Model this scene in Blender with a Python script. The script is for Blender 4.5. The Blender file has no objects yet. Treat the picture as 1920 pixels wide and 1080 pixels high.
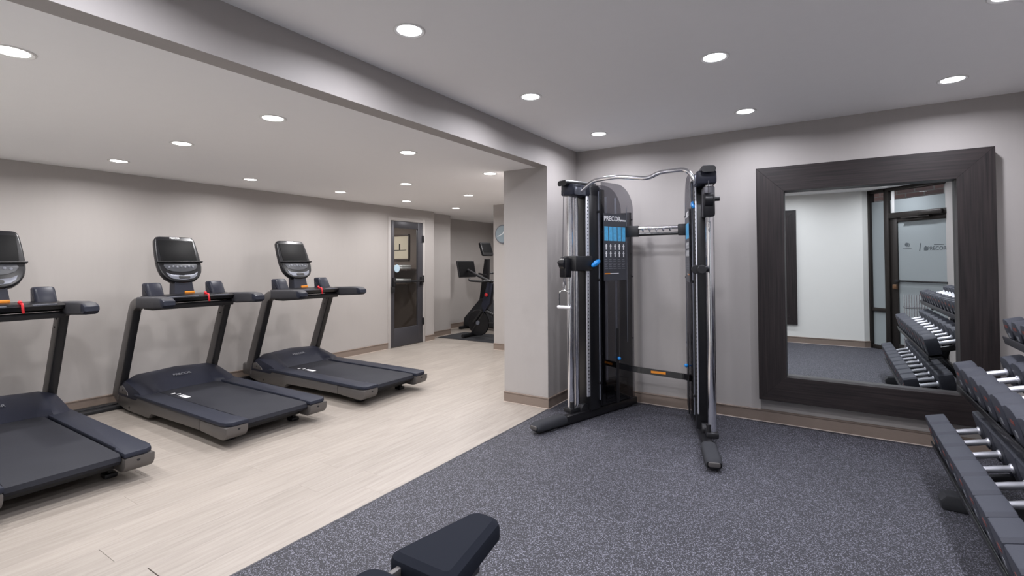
import bpy, bmesh, math, random
from mathutils import Matrix, Vector
random.seed(4)
R = math.radians
S = bpy.context.scene
COL = S.collection

# ------------------------------------------------------------------ camera, world, exposure
cam = bpy.data.cameras.new('camera'); cam_o = bpy.data.objects.new('camera', cam); COL.objects.link(cam_o)
YAW, PIT, ROL = R(32.72734627), R(1.15728978), R(-0.28190799)
F = Vector((-math.sin(YAW) * math.cos(PIT), math.cos(YAW) * math.cos(PIT), math.sin(PIT)))
RI = Vector((math.cos(YAW), math.sin(YAW), 0)); UP = RI.cross(F)
RI, UP = RI * math.cos(ROL) + UP * math.sin(ROL), UP * math.cos(ROL) - RI * math.sin(ROL)
m4 = Matrix((RI, UP, -F)).transposed().to_4x4(); m4.translation = (0, 0, 1.36)
cam_o.matrix_world = m4
cam.sensor_width = 36; cam.lens = 928.2725 / 1920 * 36; cam.shift_y = (472.555 - 540) / 1920
cam.clip_start = 0.02
S.camera = cam_o
w = bpy.data.worlds.new('world'); S.world = w; w.use_nodes = True
w.node_tree.nodes['Background'].inputs[0].default_value = (0.75, 0.85, 1, 1)
w.node_tree.nodes['Background'].inputs[1].default_value = 0.8
S.view_settings.view_transform = 'Standard'; S.view_settings.look = 'None'
S.view_settings.gamma = 1; S.view_settings.use_curve_mapping = False
S.view_settings.exposure = 0.12
LAMP_W = 11.4                       # watts of every downlight
COOL = (0.915, 0.92, 1.0); WARM = (1.0, 0.98, 0.985)

# ------------------------------------------------------------------ materials
def lin(c):
    return tuple(((v / 255) / 12.92 if v / 255 <= .04045 else ((v / 255 + .055) / 1.055) ** 2.4) for v in c) + (1,)
MATS = {}
def mat(name, rgb, rough=.5, metal=0, noise=0, nscale=40, bump=0, spec=.5, coat=0, emit=None, stretch=None):
    m = bpy.data.materials.new(name); m.use_nodes = True; n = m.node_tree.nodes; l = m.node_tree.links
    b = n['Principled BSDF']; c = lin(rgb)
    b.inputs['Base Color'].default_value = c; b.inputs['Roughness'].default_value = rough
    b.inputs['Metallic'].default_value = metal; b.inputs['Specular IOR Level'].default_value = spec
    b.inputs['Coat Weight'].default_value = coat
    if emit:
        b.inputs['Emission Color'].default_value = lin(rgb); b.inputs['Emission Strength'].default_value = emit
    if noise or bump:
        tc = n.new('ShaderNodeTexCoord'); mp = n.new('ShaderNodeMapping'); nz = n.new('ShaderNodeTexNoise')
        mp.inputs['Scale'].default_value = stretch or (1, 1, 1)
        nz.inputs['Scale'].default_value = nscale; nz.inputs['Detail'].default_value = 4
        l.new(tc.outputs['Object'], mp.inputs[0]); l.new(mp.outputs[0], nz.inputs['Vector'])
        if noise:
            mx = n.new('ShaderNodeMix'); mx.data_type = 'RGBA'
            mx.inputs['A'].default_value = tuple(v * (1 - noise) for v in c[:3]) + (1,)
            mx.inputs['B'].default_value = tuple(min(1, v * (1 + noise)) for v in c[:3]) + (1,)
            l.new(nz.outputs['Fac'], mx.inputs['Factor']); l.new(mx.outputs['Result'], b.inputs['Base Color'])
        if bump:
            bp = n.new('ShaderNodeBump'); bp.inputs['Strength'].default_value = bump; bp.inputs['Distance'].default_value = .002
            l.new(nz.outputs['Fac'], bp.inputs['Height']); l.new(bp.outputs[0], b.inputs['Normal'])
    MATS[name] = m
    return m
mat('wall', (168, 163, 160), .62, noise=.02, nscale=9, bump=.05, stretch=(4, 4, .5))
mat('wall_back', (216, 216, 212), .6, noise=.015, nscale=6)
mat('ceiling', (247, 246, 246), .8, noise=.01, nscale=12)
mat('base', (128, 114, 104), .5, noise=.08, nscale=30, stretch=(1, 1, 6))
mat('caulk', (196, 182, 172), .6)
mat('white_metal', (225, 224, 222), .45)
mat('casing', (176, 171, 168), .45)
mat('gun', (70, 69, 74), .42, metal=.35)
mat('tread_grey', (98, 95, 94), .42, metal=.45)
mat('tread_dark', (40, 43, 54), .45, bump=.15, nscale=400, spec=.2)
mat('belt', (41, 42, 48), .6, noise=.12, nscale=5, bump=.1, spec=.15)
mat('grip', (50, 50, 55), .6, bump=.2, nscale=500)
mat('black', (22, 22, 25), .45)
mat('black_gloss', (20, 20, 24), .32, spec=.35)
mat('screen', (10, 10, 12), .55, spec=.12)
mat('navy', (36, 38, 49), .4, spec=.22)
mat('panel_grey', (92, 95, 104), .35)
mat('panel_dark', (54, 56, 62), .4)
mat('silver', (112, 115, 125), .38, metal=.4)
mat('chrome', (228, 229, 234), .13, metal=1)
mat('satin', (224, 225, 232), .36, metal=.7)
mat('print_white', (232, 232, 234), .5)
mat('print_grey', (120, 122, 128), .5)
mat('red', (196, 30, 42), .4)
mat('orange', (222, 138, 40), .4)
mat('amber', (250, 170, 40), .4, emit=1.2)
mat('blue', (22, 128, 205), .35)
mat('blue_print', (84, 168, 214), .5, noise=.35, nscale=45)
mat('rubber', (57, 59, 68), .62, bump=.12, nscale=300, spec=.35)
mat('rubber_black', (38, 39, 43), .7)
mat('rubber_grey', (52, 53, 57), .8, bump=.3, nscale=260, spec=.2)
mat('frame_black', (20, 20, 23), .33)
mat('leather', (26, 29, 37), .8, spec=.1)
mat('placard', (62, 64, 71), .4)
mat('bronze', (48, 44, 42), .4, metal=.5)
mat('emblem_red', (120, 58, 50), .55)
mat('clock', (128, 142, 150), .35)
mat('closet', (104, 92, 84), .75)
mat('paper', (206, 194, 172), .7)
mat('towel', (226, 226, 224), .9, bump=.3, nscale=200)
mat('shelf', (70, 58, 52), .5)
mat('sticker', (176, 200, 214), .5)
mat('brass', (120, 92, 70), .35, metal=.7)
mat('etch', (78, 84, 88), .6)
mat('light_blue', (196, 214, 226), .4)

def nodes(name):
    m = bpy.data.materials.new(name); m.use_nodes = True; MATS[name] = m
    n = m.node_tree.nodes; return m, n, m.node_tree.links, n['Principled BSDF']
# speckled rubber flooring
m, n, l, b = nodes('rubber_floor')
tc = n.new('ShaderNodeTexCoord')
n1 = n.new('ShaderNodeTexNoise'); n1.inputs['Scale'].default_value = 190; n1.inputs['Detail'].default_value = 2
n2 = n.new('ShaderNodeTexVoronoi'); n2.inputs['Scale'].default_value = 270
r1 = n.new('ShaderNodeValToRGB'); r1.color_ramp.elements[0].position = .36; r1.color_ramp.elements[1].position = .66
r1.color_ramp.elements[0].color = lin((21, 21, 25)); r1.color_ramp.elements[1].color = lin((56, 56, 64))
r2 = n.new('ShaderNodeValToRGB'); r2.color_ramp.interpolation = 'CONSTANT'
r2.color_ramp.elements[0].color = (0, 0, 0, 1); r2.color_ramp.elements[1].position = .80; r2.color_ramp.elements[1].color = (1, 1, 1, 1)
sp = n.new('ShaderNodeSeparateColor'); mx = n.new('ShaderNodeMix'); mx.data_type = 'RGBA'
mx.inputs['B'].default_value = lin((112, 112, 123))
l.new(tc.outputs['Object'], n1.inputs['Vector']); l.new(tc.outputs['Object'], n2.inputs['Vector'])
l.new(n1.outputs['Fac'], r1.inputs[0]); l.new(n2.outputs['Color'], sp.inputs[0]); l.new(sp.outputs[0], r2.inputs[0])
l.new(r2.outputs[0], mx.inputs['Factor']); l.new(r1.outputs[0], mx.inputs['A']); l.new(mx.outputs['Result'], b.inputs['Base Color'])
b.inputs['Roughness'].default_value = .75
# pale oak planks: grain runs along Y, every plank its own shade
m, n, l, b = nodes('oak')
tc = n.new('ShaderNodeTexCoord'); oi = n.new('ShaderNodeObjectInfo'); mp = n.new('ShaderNodeMapping')
mp.inputs['Scale'].default_value = (30, 1.6, 30)
cx = n.new('ShaderNodeCombineXYZ'); ml = n.new('ShaderNodeMath'); ml.operation = 'MULTIPLY'; ml.inputs[1].default_value = 37
l.new(oi.outputs['Random'], ml.inputs[0]); l.new(ml.outputs[0], cx.inputs[0]); l.new(ml.outputs[0], cx.inputs[1])
l.new(cx.outputs[0], mp.inputs['Location']); l.new(tc.outputs['Object'], mp.inputs[0])
nz = n.new('ShaderNodeTexNoise'); nz.inputs['Scale'].default_value = 1.6; nz.inputs['Detail'].default_value = 8; nz.inputs['Roughness'].default_value = .62; nz.inputs['Distortion'].default_value = .6
l.new(mp.outputs[0], nz.inputs['Vector'])
cr = n.new('ShaderNodeValToRGB'); cr.color_ramp.elements[0].position = .28; cr.color_ramp.elements[1].position = .72
cr.color_ramp.elements[0].color = lin((138, 130, 122)); cr.color_ramp.elements[1].color = lin((160, 152, 144))
l.new(nz.outputs['Fac'], cr.inputs[0])
hs = n.new('ShaderNodeHueSaturation'); mr = n.new('ShaderNodeMapRange'); mr.inputs['To Min'].default_value = .955; mr.inputs['To Max'].default_value = 1.03
l.new(oi.outputs['Random'], mr.inputs['Value']); l.new(mr.outputs[0], hs.inputs['Value']); l.new(cr.outputs[0], hs.inputs['Color'])
l.new(hs.outputs[0], b.inputs['Base Color']); b.inputs['Roughness'].default_value = .42; b.inputs['Specular IOR Level'].default_value = .5
# dark stained wood of the mirror frames
def wood(name, sc):
    m, n, l, b = nodes(name)
    tc = n.new('ShaderNodeTexCoord'); mp = n.new('ShaderNodeMapping'); mp.inputs['Scale'].default_value = sc
    nz = n.new('ShaderNodeTexNoise'); nz.inputs['Scale'].default_value = 2; nz.inputs['Detail'].default_value = 7
    cr = n.new('ShaderNodeValToRGB'); cr.color_ramp.elements[0].position = .3; cr.color_ramp.elements[1].position = .75
    cr.color_ramp.elements[0].color = lin((26, 23, 24)); cr.color_ramp.elements[1].color = lin((50, 43, 43))
    l.new(tc.outputs['Object'], mp.inputs[0]); l.new(mp.outputs[0], nz.inputs['Vector']); l.new(nz.outputs['Fac'], cr.inputs[0])
    l.new(cr.outputs[0], b.inputs['Base Color']); b.inputs['Roughness'].default_value = .45; b.inputs['Specular IOR Level'].default_value = .32
wood('wood_v', (40, 40, 1.2)); wood('wood_h', (1.2, 40, 40))
# brick seen small through the clear strip over the door
m, n, l, b = nodes('brick')
tc = n.new('ShaderNodeTexCoord'); bt = n.new('ShaderNodeTexBrick'); mp = n.new('ShaderNodeMapping'); mp.inputs['Rotation'].default_value = (R(90), 0, 0)
bt.inputs['Color1'].default_value = lin((122, 78, 66)); bt.inputs['Color2'].default_value = lin((96, 66, 58)); bt.inputs['Mortar'].default_value = lin((120, 112, 104))
bt.inputs['Scale'].default_value = 1; bt.inputs['Brick Width'].default_value = .21; bt.inputs['Row Height'].default_value = .07; bt.inputs['Mortar Size'].default_value = .006
l.new(tc.outputs['Object'], mp.inputs[0]); l.new(mp.outputs[0], bt.inputs['Vector']); l.new(bt.outputs[0], b.inputs['Base Color'])
# mirror, clear glass, frosted glass, smoked acrylic
m, n, l, b = nodes('mirror'); b.inputs['Metallic'].default_value = 1; b.inputs['Roughness'].default_value = 0; b.inputs['Base Color'].default_value = (.80, .83, .825, 1)
def glassy(name, tint, gloss=.06, rough=0.0):
    m, n, l, b = nodes(name); n.remove(b); o = n['Material Output']
    tr = n.new('ShaderNodeBsdfTransparent'); tr.inputs[0].default_value = tint
    gl = n.new('ShaderNodeBsdfGlossy'); gl.inputs['Roughness'].default_value = rough; gl.inputs[0].default_value = (1, 1, 1, 1)
    fr = n.new('ShaderNodeFresnel'); fr.inputs[0].default_value = 1.5
    ge = n.new('ShaderNodeNewGeometry'); mu = n.new('ShaderNodeMath'); mu.operation = 'MULTIPLY'; sb = n.new('ShaderNodeMath'); sb.operation = 'SUBTRACT'; sb.inputs[0].default_value = 1
    l.new(ge.outputs['Backfacing'], sb.inputs[1]); l.new(sb.outputs[0], mu.inputs[0]); l.new(fr.outputs[0], mu.inputs[1])
    ms = n.new('ShaderNodeMixShader'); l.new(mu.outputs[0], ms.inputs[0]); l.new(tr.outputs[0], ms.inputs[1]); l.new(gl.outputs[0], ms.inputs[2])
    l.new(ms.outputs[0], o.inputs[0])
glassy('glass', (.93, .94, .94, 1)); glassy('smoke', (.60, .60, .625, 1)); glassy('smoke_light', (.62, .63, .66, 1))
m, n, l, b = nodes('frost'); n.remove(b)
df = n.new('ShaderNodeBsdfDiffuse'); df.inputs[0].default_value = (.42, .46, .47, 1); ts = n.new('ShaderNodeBsdfTranslucent'); ts.inputs[0].default_value = (.34, .36, .37, 1)
ms = n.new('ShaderNodeMixShader'); ms.inputs[0].default_value = .35
l.new(df.outputs[0], ms.inputs[1]); l.new(ts.outputs[0], ms.inputs[2]); l.new(ms.outputs[0], n['Material Output'].inputs[0])
def emission(name, col, st):
    m, n, l, b = nodes(name); b.inputs['Base Color'].default_value = (1, 1, 1, 1)
    b.inputs['Emission Color'].default_value = col + (1,); b.inputs['Emission Strength'].default_value = st
emission('lens_cool', COOL, 9); emission('lens_warm', (1, .97, .94), 9)

# ------------------------------------------------------------------ mesh helpers
def join(bm, t, M=None):
    if M is not None: bmesh.ops.transform(t, matrix=M, verts=t.verts[:])
    me = bpy.data.meshes.new('t'); t.to_mesh(me); t.free(); bm.from_mesh(me); bpy.data.meshes.remove(me)
def B(): return bmesh.new()
def box(bm, x0, x1, y0, y1, z0, z1, bev=0, M=None, seg=2):
    t = B(); bmesh.ops.create_cube(t, size=1)
    for v in t.verts: v.co = Vector((x0 + (v.co.x + .5) * (x1 - x0), y0 + (v.co.y + .5) * (y1 - y0), z0 + (v.co.z + .5) * (z1 - z0)))
    if bev: bmesh.ops.bevel(t, geom=t.edges[:], offset=bev, segments=seg, affect='EDGES', profile=.5)
    join(bm, t, M); return bm
def prism(bm, poly, ax, lo, hi, bev=0, M=None, seg=2):
    """poly of (a, b); ax X: (y, z), Y: (x, z), Z: (x, y), extruded from lo to hi along ax"""
    t = B()
    def P(a, b, c): return {'X': (c, a, b), 'Y': (a, c, b), 'Z': (a, b, c)}[ax]
    v0 = [t.verts.new(P(a, b, lo)) for a, b in poly]; v1 = [t.verts.new(P(a, b, hi)) for a, b in poly]
    t.faces.new(v0); t.faces.new(v1[::-1]); k = len(poly)
    for i in range(k): t.faces.new((v0[i], v1[i], v1[(i + 1) % k], v0[(i + 1) % k]))
    bmesh.ops.recalc_face_normals(t, faces=t.faces[:])
    if bev:
        caps = [e for e in t.edges if all((({'X': 0, 'Y': 1, 'Z': 2}[ax]) is not None) and abs(e.verts[0].co[{'X': 0, 'Y': 1, 'Z': 2}[ax]] - e.verts[1].co[{'X': 0, 'Y': 1, 'Z': 2}[ax]]) < 1e-7 for _ in (0,))]
        bmesh.ops.bevel(t, geom=caps, offset=bev, segments=seg, affect='EDGES', profile=.5)
    join(bm, t, M); return bm
def loft(bm, secs, M=None):
    t = B(); rows = [[t.verts.new(p) for p in s] for s in secs]; k = len(secs[0])
    for a, b in zip(rows, rows[1:]):
        for i in range(k): t.faces.new((a[i], a[(i + 1) % k], b[(i + 1) % k], b[i]))
    t.faces.new(rows[0][::-1]); t.faces.new(rows[-1])
    bmesh.ops.recalc_face_normals(t, faces=t.faces[:]); join(bm, t, M); return bm
def tube(bm, pts, r, seg=10, M=None, closed=False, flat=1.0):
    t = B(); P = [Vector(p) for p in pts]; n = len(P); rings = []
    up = None
    for i, p in enumerate(P):
        if closed: d = (P[(i + 1) % n] - P[i - 1])
        else: d = (P[min(i + 1, n - 1)] - P[max(i - 1, 0)])
        d.normalize()
        if up is None: up = d.orthogonal().normalized()
        up = (up - d * up.dot(d)).normalized(); s = d.cross(up)
        rr = r[i] if isinstance(r, (list, tuple)) else r
        rings.append([t.verts.new(p + up * math.cos(a) * rr + s * math.sin(a) * rr * flat) for a in [2 * math.pi * k / seg for k in range(seg)]])
    rng = range(n) if closed else range(n - 1)
    for i in rng:
        a, b = rings[i], rings[(i + 1) % n]
        for k in range(seg): t.faces.new((a[k], a[(k + 1) % seg], b[(k + 1) % seg], b[k]))
    if not closed: t.faces.new(rings[0][::-1]); t.faces.new(rings[-1])
    bmesh.ops.recalc_face_normals(t, faces=t.faces[:]); join(bm, t, M); return bm
def smoothpath(pts, k=5, rad=.06):
    """round the corners of a polyline"""
    P = [Vector(p) for p in pts]; out = [P[0]]
    for a, b, c in zip(P, P[1:], P[2:]):
        r1 = min(rad, (b - a).length * .45); r2 = min(rad, (c - b).length * .45)
        s = b + (a - b).normalized() * r1; e = b + (c - b).normalized() * r2
        for i in range(k + 1):
            u = i / k; out.append(s * (1 - u) ** 2 + b * 2 * u * (1 - u) + e * u * u)
    out.append(P[-1]); return out
def lathe(bm, prof, seg=20, M=None):
    t = B(); rings = [[t.verts.new((r * math.cos(2 * math.pi * k / seg), r * math.sin(2 * math.pi * k / seg), z)) for k in range(seg)] for r, z in prof]
    for a, b in zip(rings, rings[1:]):
        for k in range(seg): t.faces.new((a[k], a[(k + 1) % seg], b[(k + 1) % seg], b[k]))
    t.faces.new(rings[0][::-1]); t.faces.new(rings[-1])
    bmesh.ops.recalc_face_normals(t, faces=t.faces[:]); join(bm, t, M); return bm
def rot_to(d):
    return Vector((0, 0, 1)).rotation_difference(Vector(d)).to_matrix().to_4x4()
def cyl(bm, p, q, r, seg=14):
    p, q = Vector(p), Vector(q); L = (q - p).length
    lathe(bm, [(r * .9, 0), (r, r * .08), (r, L - r * .08), (r * .9, L)], seg, Matrix.Translation(p) @ rot_to(q - p)); return bm
def sphere(bm, c, rx, ry, rz, M=None):
    t = B(); bmesh.ops.create_uvsphere(t, u_segments=14, v_segments=8, radius=1)
    bmesh.ops.transform(t, matrix=Matrix.Translation(c) @ Matrix.Diagonal((rx, ry, rz, 1)), verts=t.verts[:]); join(bm, t, M); return bm
def rrect(w, h, r, k=4, cx=0, cy=0):
    out = []
    for sx, sy, a0 in ((1, 1, 0), (-1, 1, 90), (-1, -1, 180), (1, -1, 270)):
        for i in range(k + 1):
            a = R(a0 + 90 * i / k); out.append((cx + sx * (w / 2 - r) + r * math.cos(a), cy + sy * (h / 2 - r) + r * math.sin(a)))
    return out
def off(o):
    v = Vector((0, 0, 0))
    while o is not None: v += o.location; o = o.parent
    return v
def obj(name, bm, m, parent=None, world=False, smooth=True, loc=None, ang=32):
    if world and parent is not None: bmesh.ops.translate(bm, vec=-off(parent), verts=bm.verts[:])
    if loc is not None: bmesh.ops.translate(bm, vec=-Vector(loc), verts=bm.verts[:])
    me = bpy.data.meshes.new(name); bm.to_mesh(me); bm.free()
    if smooth:
        me.polygons.foreach_set('use_smooth', [True] * len(me.polygons)); me.set_sharp_from_angle(angle=R(ang))
    me.materials.append(MATS[m]); o = bpy.data.objects.new(name, me); COL.objects.link(o); o.parent = parent
    if loc is not None: o.location = loc
    return o
def tag(o, label, cat, group=None, kind=None):
    o['label'] = label; o['category'] = cat
    if group: o['group'] = group
    if kind: o['kind'] = kind
    return o
def thing(name, label, cat, loc=(0, 0, 0), rz=0, group=None, kind=None):
    o = bpy.data.objects.new(name, None); COL.objects.link(o); o.empty_display_size = .1
    o.location = loc; o.rotation_euler = (0, 0, rz); return tag(o, label, cat, group, kind)
def struct(name, bm, m, label, cat='wall', smooth=False):
    return tag(obj(name, bm, m, smooth=smooth), label, cat, kind='structure')
def copy_tree(o, parent=None):
    c = o.copy(); COL.objects.link(c); c.parent = parent
    for ch in list(o.children): copy_tree(ch, c)
    return c
def text_bm(s, size, ext=.0008, bold=0.0, shear=0.0):
    cu = bpy.data.curves.new('txt', 'FONT'); cu.body = s; cu.size = size; cu.extrude = ext; cu.offset = bold; cu.shear = shear
    cu.align_x = 'CENTER'; cu.align_y = 'CENTER'; cu.resolution_u = 3
    o = bpy.data.objects.new('txt', cu); me = bpy.data.meshes.new_from_object(o)
    bm = B(); bm.from_mesh(me); bpy.data.objects.remove(o); bpy.data.curves.remove(cu); bpy.data.meshes.remove(me); return bm
def frameM(o, x, y, z):
    M = Matrix((Vector(x), Vector(y), Vector(z))).transposed().to_4x4(); M.translation = o; return M

# ------------------------------------------------------------------ room shell
XL, XF, XR = -5.88, -2.215, 1.32          # left wall, ceiling drop, right wall
YM, YB = 4.71, -0.10                      # mirror wall, wall behind the camera
ZL, ZH = 2.255, 2.505                     # lower and raised ceiling
T = .12
b = B(); box(b, XL - 1.6, XF, YB - .05, 9.6, -.12, -.008)
floor = struct('floor', b, 'shelf', 'pale oak plank floor of the treadmill area', 'floor')
pw, pl, gap = .183, 1.22, .0004
def plank_mesh(L):
    bm = B(); box(bm, 0, pw - gap, 0, L - gap, -.008, 0, .0006, seg=1)
    me = bpy.data.meshes.new('plank'); bm.to_mesh(me); bm.free(); me.materials.append(MATS['oak']); return me
pm = {}
x = XF - .004 - pw
while x > XL - 1.5:
    y0, y1 = YB + .01, (6.36 if x > -4.43 else 9.5)
    if x > -2.75: y1 = 4.06
    if x < XL - .0: y0 = 5.1
    y = y0 - random.random() * pl
    while y < y1:
        a, c = max(y, y0), min(y + pl, y1)
        if c - a > .05:
            k = round(c - a, 2)
            if k not in pm: pm[k] = plank_mesh(k)
            o = bpy.data.objects.new('plank', pm[k]); COL.objects.link(o); o.parent = floor; o.location = (x, a, 0)
        y += pl
    x -= pw
b = B(); box(b, XF, XR + 1.2, YB - 1.6, YM + .02, -.12, 0); struct('floor', b, 'rubber_floor', 'grey speckled rubber gym floor in front of the mirror', 'floor')
b = B(); box(b, XF - .006, XF + .006, YB, 4.06, -.02, .0015, .001); struct('trim_1', b, 'gun', 'thin dark edge strip between oak planks and rubber floor', 'floor edge')

b = B(); box(b, XL - 1.6, XF - T, YB - T, 9.6, ZL, ZL + .1); struct('ceiling', b, 'ceiling', 'lower flat ceiling above the treadmills', 'ceiling')
b = B(); box(b, XF, XR + T, YB - T, YM + T, ZH, ZH + .1); struct('ceiling', b, 'ceiling', 'raised flat ceiling above the cable machine', 'ceiling')
b = B(); box(b, XF - T, XF, YB - T, YM + T, ZL, ZH + .1); struct('wall_drop', b, 'wall', 'long fascia where the ceiling drops above the oak floor', 'fascia')
b = B(); prism(b, [(XF, YB - .02), (.43, YB - .02), (.53, -.205), (XR + .02, .60), (XR + .02, .9), (.55, .16), (XF, .16)], 'Z', 2.445, ZH + .05); struct('trim_2', b, 'ceiling', 'shallow dropped ceiling band over the entrance side', 'bulkhead')

DY0, DY1, DZ = 5.575, 6.31, 2.035         # glass door opening in the left wall
b = B(); box(b, XL - T, XL, YB - T, DY0, -.05, ZL); box(b, XL - T, XL, DY1, 6.6, -.05, ZL); box(b, XL - T, XL, DY0, DY1, DZ, ZL)
struct('wall_left', b, 'wall', 'long pale greige wall behind the treadmills', 'wall')
b = B(); box(b, -6.08 - T, -6.08, 6.6, 7.29, -.05, ZL); struct('wall_left_far', b, 'wall', 'short set-back wall between the glass door and the bike alcove', 'wall')
b = B(); box(b, -6.55 - T, -6.55, 7.29, 9.5, -.05, ZL); box(b, -6.55, -6.08 - T, 7.17, 7.29, -.05, ZL); box(b, -6.55, -4.43, 9.4, 9.4 + T, -.05, ZL)
struct('wall_alcove', b, 'wall', 'shaded wall of the alcove behind the exercise bikes', 'wall')
b = B(); box(b, -4.43, -2.70, 6.36, 6.36 + T, -.05, ZL); box(b, -4.43, -4.43 + T, 6.36 + T, 9.4, -.05, ZL)
struct('wall_clock', b, 'wall', 'wall strip carrying the round clock beyond the column', 'wall')
b = B(); box(b, -2.70, XF, 4.055, 6.4, -.05, ZL); box(b, XF - .3, XF, 4.72, 4.9, ZL, ZH); struct('wall_column', b, 'wall', 'thick square column at the end of the ceiling drop', 'column')
b = B(); box(b, XF, XR + T, YM, YM + T, -.05, ZH); struct('wall_mirror', b, 'wall', 'pale wall carrying the big dark framed mirror', 'wall')
b = B(); box(b, XR, XR + T, .50, YM, -.05, ZH); struct('wall_right', b, 'wall', 'wall behind the dumbbell rack', 'wall')
b = B(); box(b, XL, .43, YB - T, YB, -.05, ZH); prism(b, [(.43, YB), (.54, -.19), (.50, -.27), (.43, YB - T)], 'Z', -.05, ZH)
struct('wall_back', b, 'wall_back', 'white wall seen in the mirror beside the entrance', 'wall')

# baseboards: taupe board with a thin cap and pale foot line
def baseboard(name, segs, label):
    root = thing(name, label, 'baseboard', segs[0][0] + (0,), kind='structure')
    a_, c_, f_ = B(), B(), B()
    for (p, q) in segs:
        p, q = Vector(p + (0,)), Vector(q + (0,)); d = (q - p).normalized(); nn = Vector((d.y, -d.x, 0)); L = (q - p).length
        M = frameM(p, d, nn, (0, 0, 1))
        box(a_, -.001, L + .001, 0, .011, .004, .088, .001, M, 1); box(c_, -.001, L + .001, 0, .016, .0885, .103, .003, M, 1); box(f_, -.001, L + .001, 0, .016, 0, .006, .001, M, 1)
    obj('board', a_, 'base', root, True); obj('cap', c_, 'base', root, True); obj('foot_line', f_, 'caulk', root, True)
baseboard('baseboard_left', [((XL, YB), (XL, DY0 - .06)), ((XL, DY1 + .06), (XL, 6.6)), ((-6.08, 6.6), (-6.08, 7.29))], 'taupe baseboard along the treadmill wall')
baseboard('baseboard_alcove', [((-6.55, 7.29), (-6.55, 9.4)), ((-4.43, 6.36), (-2.70, 6.36))], 'taupe baseboard in the bike alcove')
baseboard('baseboard_column', [((-2.70, 4.055), (XF + .001, 4.055)), ((XF, 4.04), (XF, YM))], 'taupe baseboard around the column foot')
baseboard('baseboard_mirror', [((XF, YM), (XR, YM))], 'taupe baseboard below the framed mirror')
baseboard('baseboard_back', [((.43, YB), (XL, YB)), ((.54, -.19), (.43, YB))], 'taupe baseboard of the white wall seen in the mirror')

# ------------------------------------------------------------------ recessed downlights
ordn = ['first', 'second', 'third', 'fourth', 'fifth', 'sixth', 'seventh', 'eighth', 'ninth', 'tenth', 'eleventh', 'twelfth', 'thirteenth']
proto = {}
def downlight(x, y, z, warm, label):
    o = thing('recessed_downlight', label, 'ceiling light', (x, y, z), group='recessed ceiling downlights')
    if warm not in proto:
        b = B(); t = 24
        prof = [(.060, -.002), (.073, -.006), (.079, -.003), (.079, 0), (.060, 0)]
        rings = [[b.verts.new((r * math.cos(2 * math.pi * k / t), r * math.sin(2 * math.pi * k / t), zz)) for k in range(t)] for r, zz in prof]
        for i in range(5):
            p, q = rings[i], rings[(i + 1) % 5]
            for k in range(t): b.faces.new((p[k], p[(k + 1) % t], q[(k + 1) % t], q[k]))
        bmesh.ops.recalc_face_normals(b, faces=b.faces[:])
        tr = obj('trim_ring', b, 'white_metal', o)
        b = B(); lathe(b, [(.040, -.0035), (.060, -.002), (.060, -.0005), (.02, -.0005)], 24)
        proto[warm] = (tr, obj('lens', b, 'lens_warm' if warm else 'lens_cool', o))
    else:
        for q in proto[warm]: c = q.copy(); COL.objects.link(c); c.parent = o
    ld = bpy.data.lights.new('lamp', 'AREA'); ld.shape = 'DISK'; ld.size = .085; ld.energy = LAMP_W; ld.color = WARM if warm else COOL; ld.spread = R(164)
    lo = bpy.data.objects.new('lamp', ld); COL.objects.link(lo); lo.parent = o; lo.location = (0, 0, -.006)
    return o
for i, xx in enumerate((-1.73, -.53, .67)):
    for j, yy in enumerate((4.14, 2.94, 1.765, .6)):
        row = ['row beside the drop', 'middle row', 'row above the dumbbells'][i]
        downlight(xx, yy, ZH, False, f'raised ceiling downlight, {row}, {ordn[j]} from the mirror wall')
for i, xx in enumerate((-2.88, -4.05, -5.19)):
    ys = [8.68, 7.58, 6.365, 5.235, 4.075, 2.92, 1.76, .6]  # leading pair: alcove lamps out of view, added to brighten the far end
    if i == 0: ys = ys[3:]
    if i == 1: ys = [5.235, 4.075, 1.76, .6]
    for j, yy in enumerate(ys):
        row = ['row beside the drop', 'middle row', 'row along the treadmill wall'][i]
        downlight(xx, yy, ZL, True, f'lower ceiling downlight, {row}, {ordn[j]} from the far end')


# ------------------------------------------------------------------ glass door in the left wall and the closet behind it
d = thing('door_1', 'narrow dark framed glass door in the treadmill wall', 'door', (XL, DY0, 0), kind='structure')
b = B(); box(b, XL - T, XL + .012, DY0 - .055, DY0, 0, DZ + .055, .003); box(b, XL - T, XL + .012, DY1, DY1 + .055, 0, DZ + .055, .003); box(b, XL - T, XL + .012, DY0, DY1, DZ, DZ + .055, .003)
obj('casing', b, 'casing', d, True)
lx0, lx1 = XL - .035, XL + .008
b = B(); box(b, lx0, lx1, DY0 + .004, DY0 + .075, .012, DZ - .004, .003); box(b, lx0, lx1, DY1 - .115, DY1 - .004, .012, DZ - .004, .003)
box(b, lx0, lx1, DY0 + .07, DY1 - .11, DZ - .115, DZ - .004, .003); box(b, lx0, lx1, DY0 + .07, DY1 - .11, .012, .30, .003)
leaf = obj('door_leaf', b, 'gun', d, True)
b = B(); box(b, XL - .018, XL - .010, DY0 + .07, DY1 - .11, .295, DZ - .11); obj('pane', b, 'glass', d, True)
b = B(); box(b, XL + .008, XL + .05, DY0 + .03, DY0 + .07, .98, 1.12, .006); box(b, XL + .008, XL + .05, DY1 - .07, DY1 - .03, .98, 1.12, .006); box(b, XL + .035, XL + .06, DY0 + .03, DY1 - .03, 1.035, 1.065, .006)
obj('push_bar', b, 'black', d, True)
for zz in (.36, 1.08, 1.76):
    b = B(); box(b, XL + .006, XL + .026, DY1 - .012, DY1 + .016, zz - .06, zz + .06, .003); obj('hinge', b, 'black', d, True)
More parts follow.
